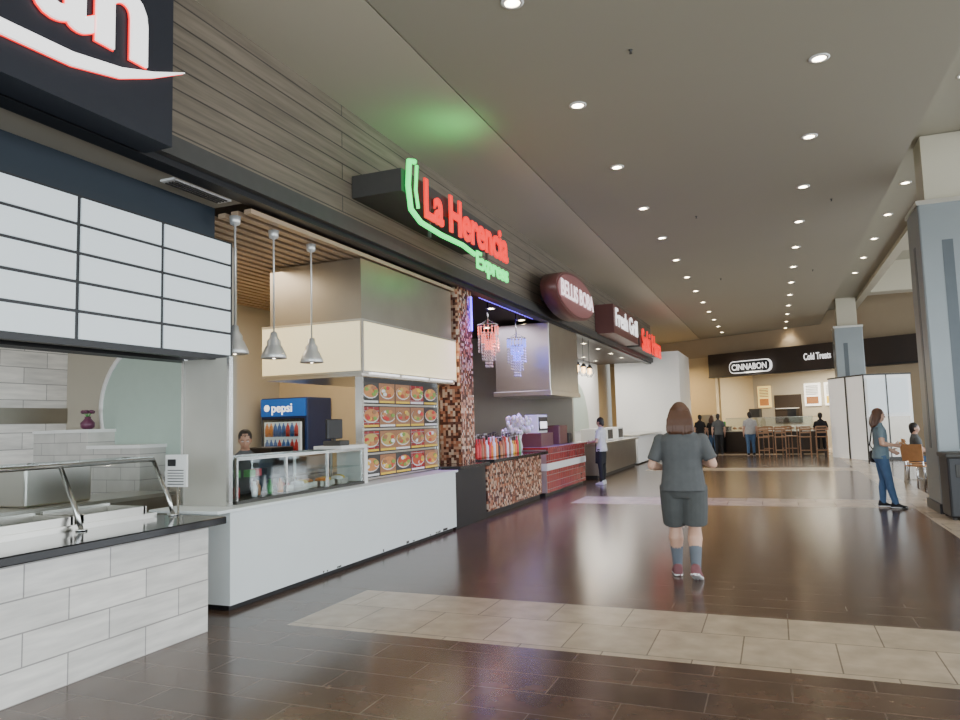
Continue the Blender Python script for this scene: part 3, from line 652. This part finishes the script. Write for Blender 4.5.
    for v in hs.bm.verts: v.co=HM@v.co
    tmp=bpy.data.meshes.new('x')
    old=set(s.bm.faces)
    mp=[s.mi(m_) for m_ in hs.mats]
    hs.bm.to_mesh(tmp); hs.bm.free(); s.bm.from_mesh(tmp)
    for f_ in s.bm.faces:
        if f_ not in old: f_.material_index=mp[f_.material_index]
    bpy.data.meshes.remove(tmp)
    bmesh.ops.recalc_face_normals(s.bm,faces=s.bm.faces)
    s.bm.faces.index_update(); bvh=BVHTree.FromBMesh(s.bm); s.bm.faces.ensure_lookup_table(); midx=[f_.material_index for f_ in s.bm.faces]
    mats=list(s.mats); src=s.done(False)
    md=src.modifiers.new('r','REMESH'); md.mode='VOXEL'; md.voxel_size=voxel; md.use_smooth_shade=True
    m2=src.modifiers.new('s','SMOOTH'); m2.factor=.5; m2.iterations=2
    dg=bpy.context.evaluated_depsgraph_get(); me=bpy.data.meshes.new_from_object(src.evaluated_get(dg))
    bpy.data.objects.remove(src)
    me.materials.clear()
    for m_ in mats: me.materials.append(m_)
    for p_ in me.polygons:
        r_=bvh.find_nearest(p_.center); p_.material_index=midx[r_[2]]; p_.use_smooth=True
    e=B(name); e.bm.from_mesh(me); e.mats=list(mats)
    for f_ in e.bm.faces: f_.smooth=True
    for sx in(-1,1):
        e.ell(HM@V((sx*.03,.082,.098)),(.013,.011,.008),EW,10,6); e.ell(HM@V((sx*.03,.0905,.098)),(.006,.004,.006),EI,8,5)
        e.tube([HM@V((sx*.015,.094,.118)),HM@V((sx*.033,.092,.122)),HM@V((sx*.048,.08,.117))],.004,hair,6)
    if phone:
        c_=(hands[0]+hands[1])/2; e.box(c_.x-.035,c_.x+.035,c_.y-.01,c_.y,c_.z-.05,c_.z+.09,'black',.004)
    if bag:
        e.box(-.34,-.2,-.12,.1,.78,1.0,bag,.03); e.tube([(-.24,-.0,.98),(-.2,.1,1.2),(-.1,.07,1.42),(.0,-.04,1.5),(.05,-.12,1.42),(-.1,-.15,1.1),(-.24,-.05,.98)],.012,bag,8)
    e.mtx=Matrix.Translation((loc[0],loc[1],0))@Matrix.Rotation(math.radians(heading),4,'Z')@Matrix.Scale(sc,4)
    ob=e.done(False); bpy.data.meshes.remove(me); return ob
grey=cl('charcoal_tee',(.085,.09,.092)); gshort=cl('grey_shorts',(.075,.08,.078)); blk=cl('black',(.015,.015,.018)); wht=cl('white',(.65,.65,.66)); den=cl('denim',(.07,.14,.27)); teal=cl('slate_tee',(.16,.23,.27)); sock=cl('sock_blue',(.13,.15,.18))
hbr=mat('hair_brown',(.085,.036,.018),.5,noise=.2,nscale=30,bump=.2); hbk=mat('hair_black',(.015,.01,.008),.5,noise=.3,nscale=40); shoeg=cl('shoe',(.2,.08,.09)); lg=cl('light_grey',(.4,.4,.4))
person('walking_man',(-.9,7.6),4,grey,gshort,hbr,h=1.75,bulk=1.2,voxel=.009,long_hair=.1,hairw=1.12,shorts=True,socks=sock,shoe=shoeg,sleeve=.8,
  legs=[((-.1,.13,.5),(-.1,.12,.09)),((.09,.06,.5),(.09,-.16,.13))],feet=[(8,0),(-8,22)],
  arms=[((-.3,-.03,1.12),(-.2,.2,1.08)),((.3,-.02,1.13),(.17,.23,1.16))],headtilt=12,phone=True)
person('standing_woman',(1.62,13.9),-85,teal,den,hbr,h=1.66,bulk=.9,hips=1.08,voxel=.011,long_hair=.1,shoe=blk,sleeve=.6,
  legs=[((-.09,.03,.49),(-.1,.0,.09)),((.09,.08,.49),(.1,.16,.09))],feet=[(5,0),(-10,0)],
  arms=[((-.25,-.03,1.13),(-.2,.2,1.0)),((.25,-.02,1.13),(.14,.2,1.1))],bag=blk,headtilt=5)
person('counter_server',(-5.68,6.72),-140,grey,blk,hbk,SK2,h=1.6,shoe=blk,lean=.05,headtilt=15,arms=[((-.24,.0,1.12),(-.15,.1,.98)),((.24,.0,1.12),(.15,.1,.98))])
person('aproned_worker',(-4.05,17.9),75,wht,blk,hbk,h=1.66,bulk=.95,shoe=wht,apron=blk,headtilt=10,arms=[((-.24,.02,1.13),(-.14,.26,1.1)),((.24,.02,1.13),(.14,.26,1.1))])
person('seated_person',(2.87,18.62),-90,grey,den,hbk,h=1.7,zp=-.37,shoe=blk,legs=[((-.1,.42,.53),(-.1,.4,.09)),((.1,.42,.53),(.1,.42,.09))],arms=[((-.24,.08,1.12),(-.14,.32,1.17)),((.24,.08,1.12),(.14,.32,1.17))])
person('queueing_customer',(-.95,31.0),10,lg,den,hbk,h=1.75,bulk=1.1,voxel=.02,shoe=blk)
person('queueing_customer',(-3.0,32.3),30,blk,blk,hbk,h=1.7,voxel=.02,shoe=blk)
person('queueing_customer',(-2.55,33.0),-20,blk,den,hbr,h=1.65,voxel=.02,shoe=blk,long_hair=.1)
person('queueing_customer',(-2.2,31.6),10,grey,blk,hbk,h=1.72,voxel=.02,shoe=blk)
person('seated_person',(1.55,29.55),0,blk,blk,hbk,h=1.7,zp=-.06,voxel=.02,shoe=blk,legs=[((-.1,.38,.84),(-.1,.3,.4)),((.1,.38,.84),(.1,.3,.4))],arms=[((-.24,.08,1.12),(-.14,.32,1.15)),((.24,.08,1.12),(.14,.32,1.15))])
# ------------------------------------------------------------------ world + camera
wd=bpy.data.worlds.new('w'); SC.world=wd; wd.use_nodes=True; bg=wd.node_tree.nodes['Background']; bg.inputs[0].default_value=(.82,.92,1,1); bg.inputs[1].default_value=2.3
th=math.radians(22.07); p=math.radians(5.02); r=math.radians(1.6)
F=V((-math.sin(th)*math.cos(p),math.cos(th)*math.cos(p),math.sin(p))); R0=V((math.cos(th),math.sin(th),0)); U0=R0.cross(F)
R=R0*math.cos(r)-U0*math.sin(r); U=R0*math.sin(r)+U0*math.cos(r)
cam=bpy.data.cameras.new('camera'); co=bpy.data.objects.new('camera',cam); SC.collection.objects.link(co)
mt=Matrix((R,U,-F)).transposed().to_4x4(); mt.translation=(0,0,1.6); co.matrix_world=mt
cam.sensor_width=36; cam.lens=27; cam.clip_end=200
SC.camera=co
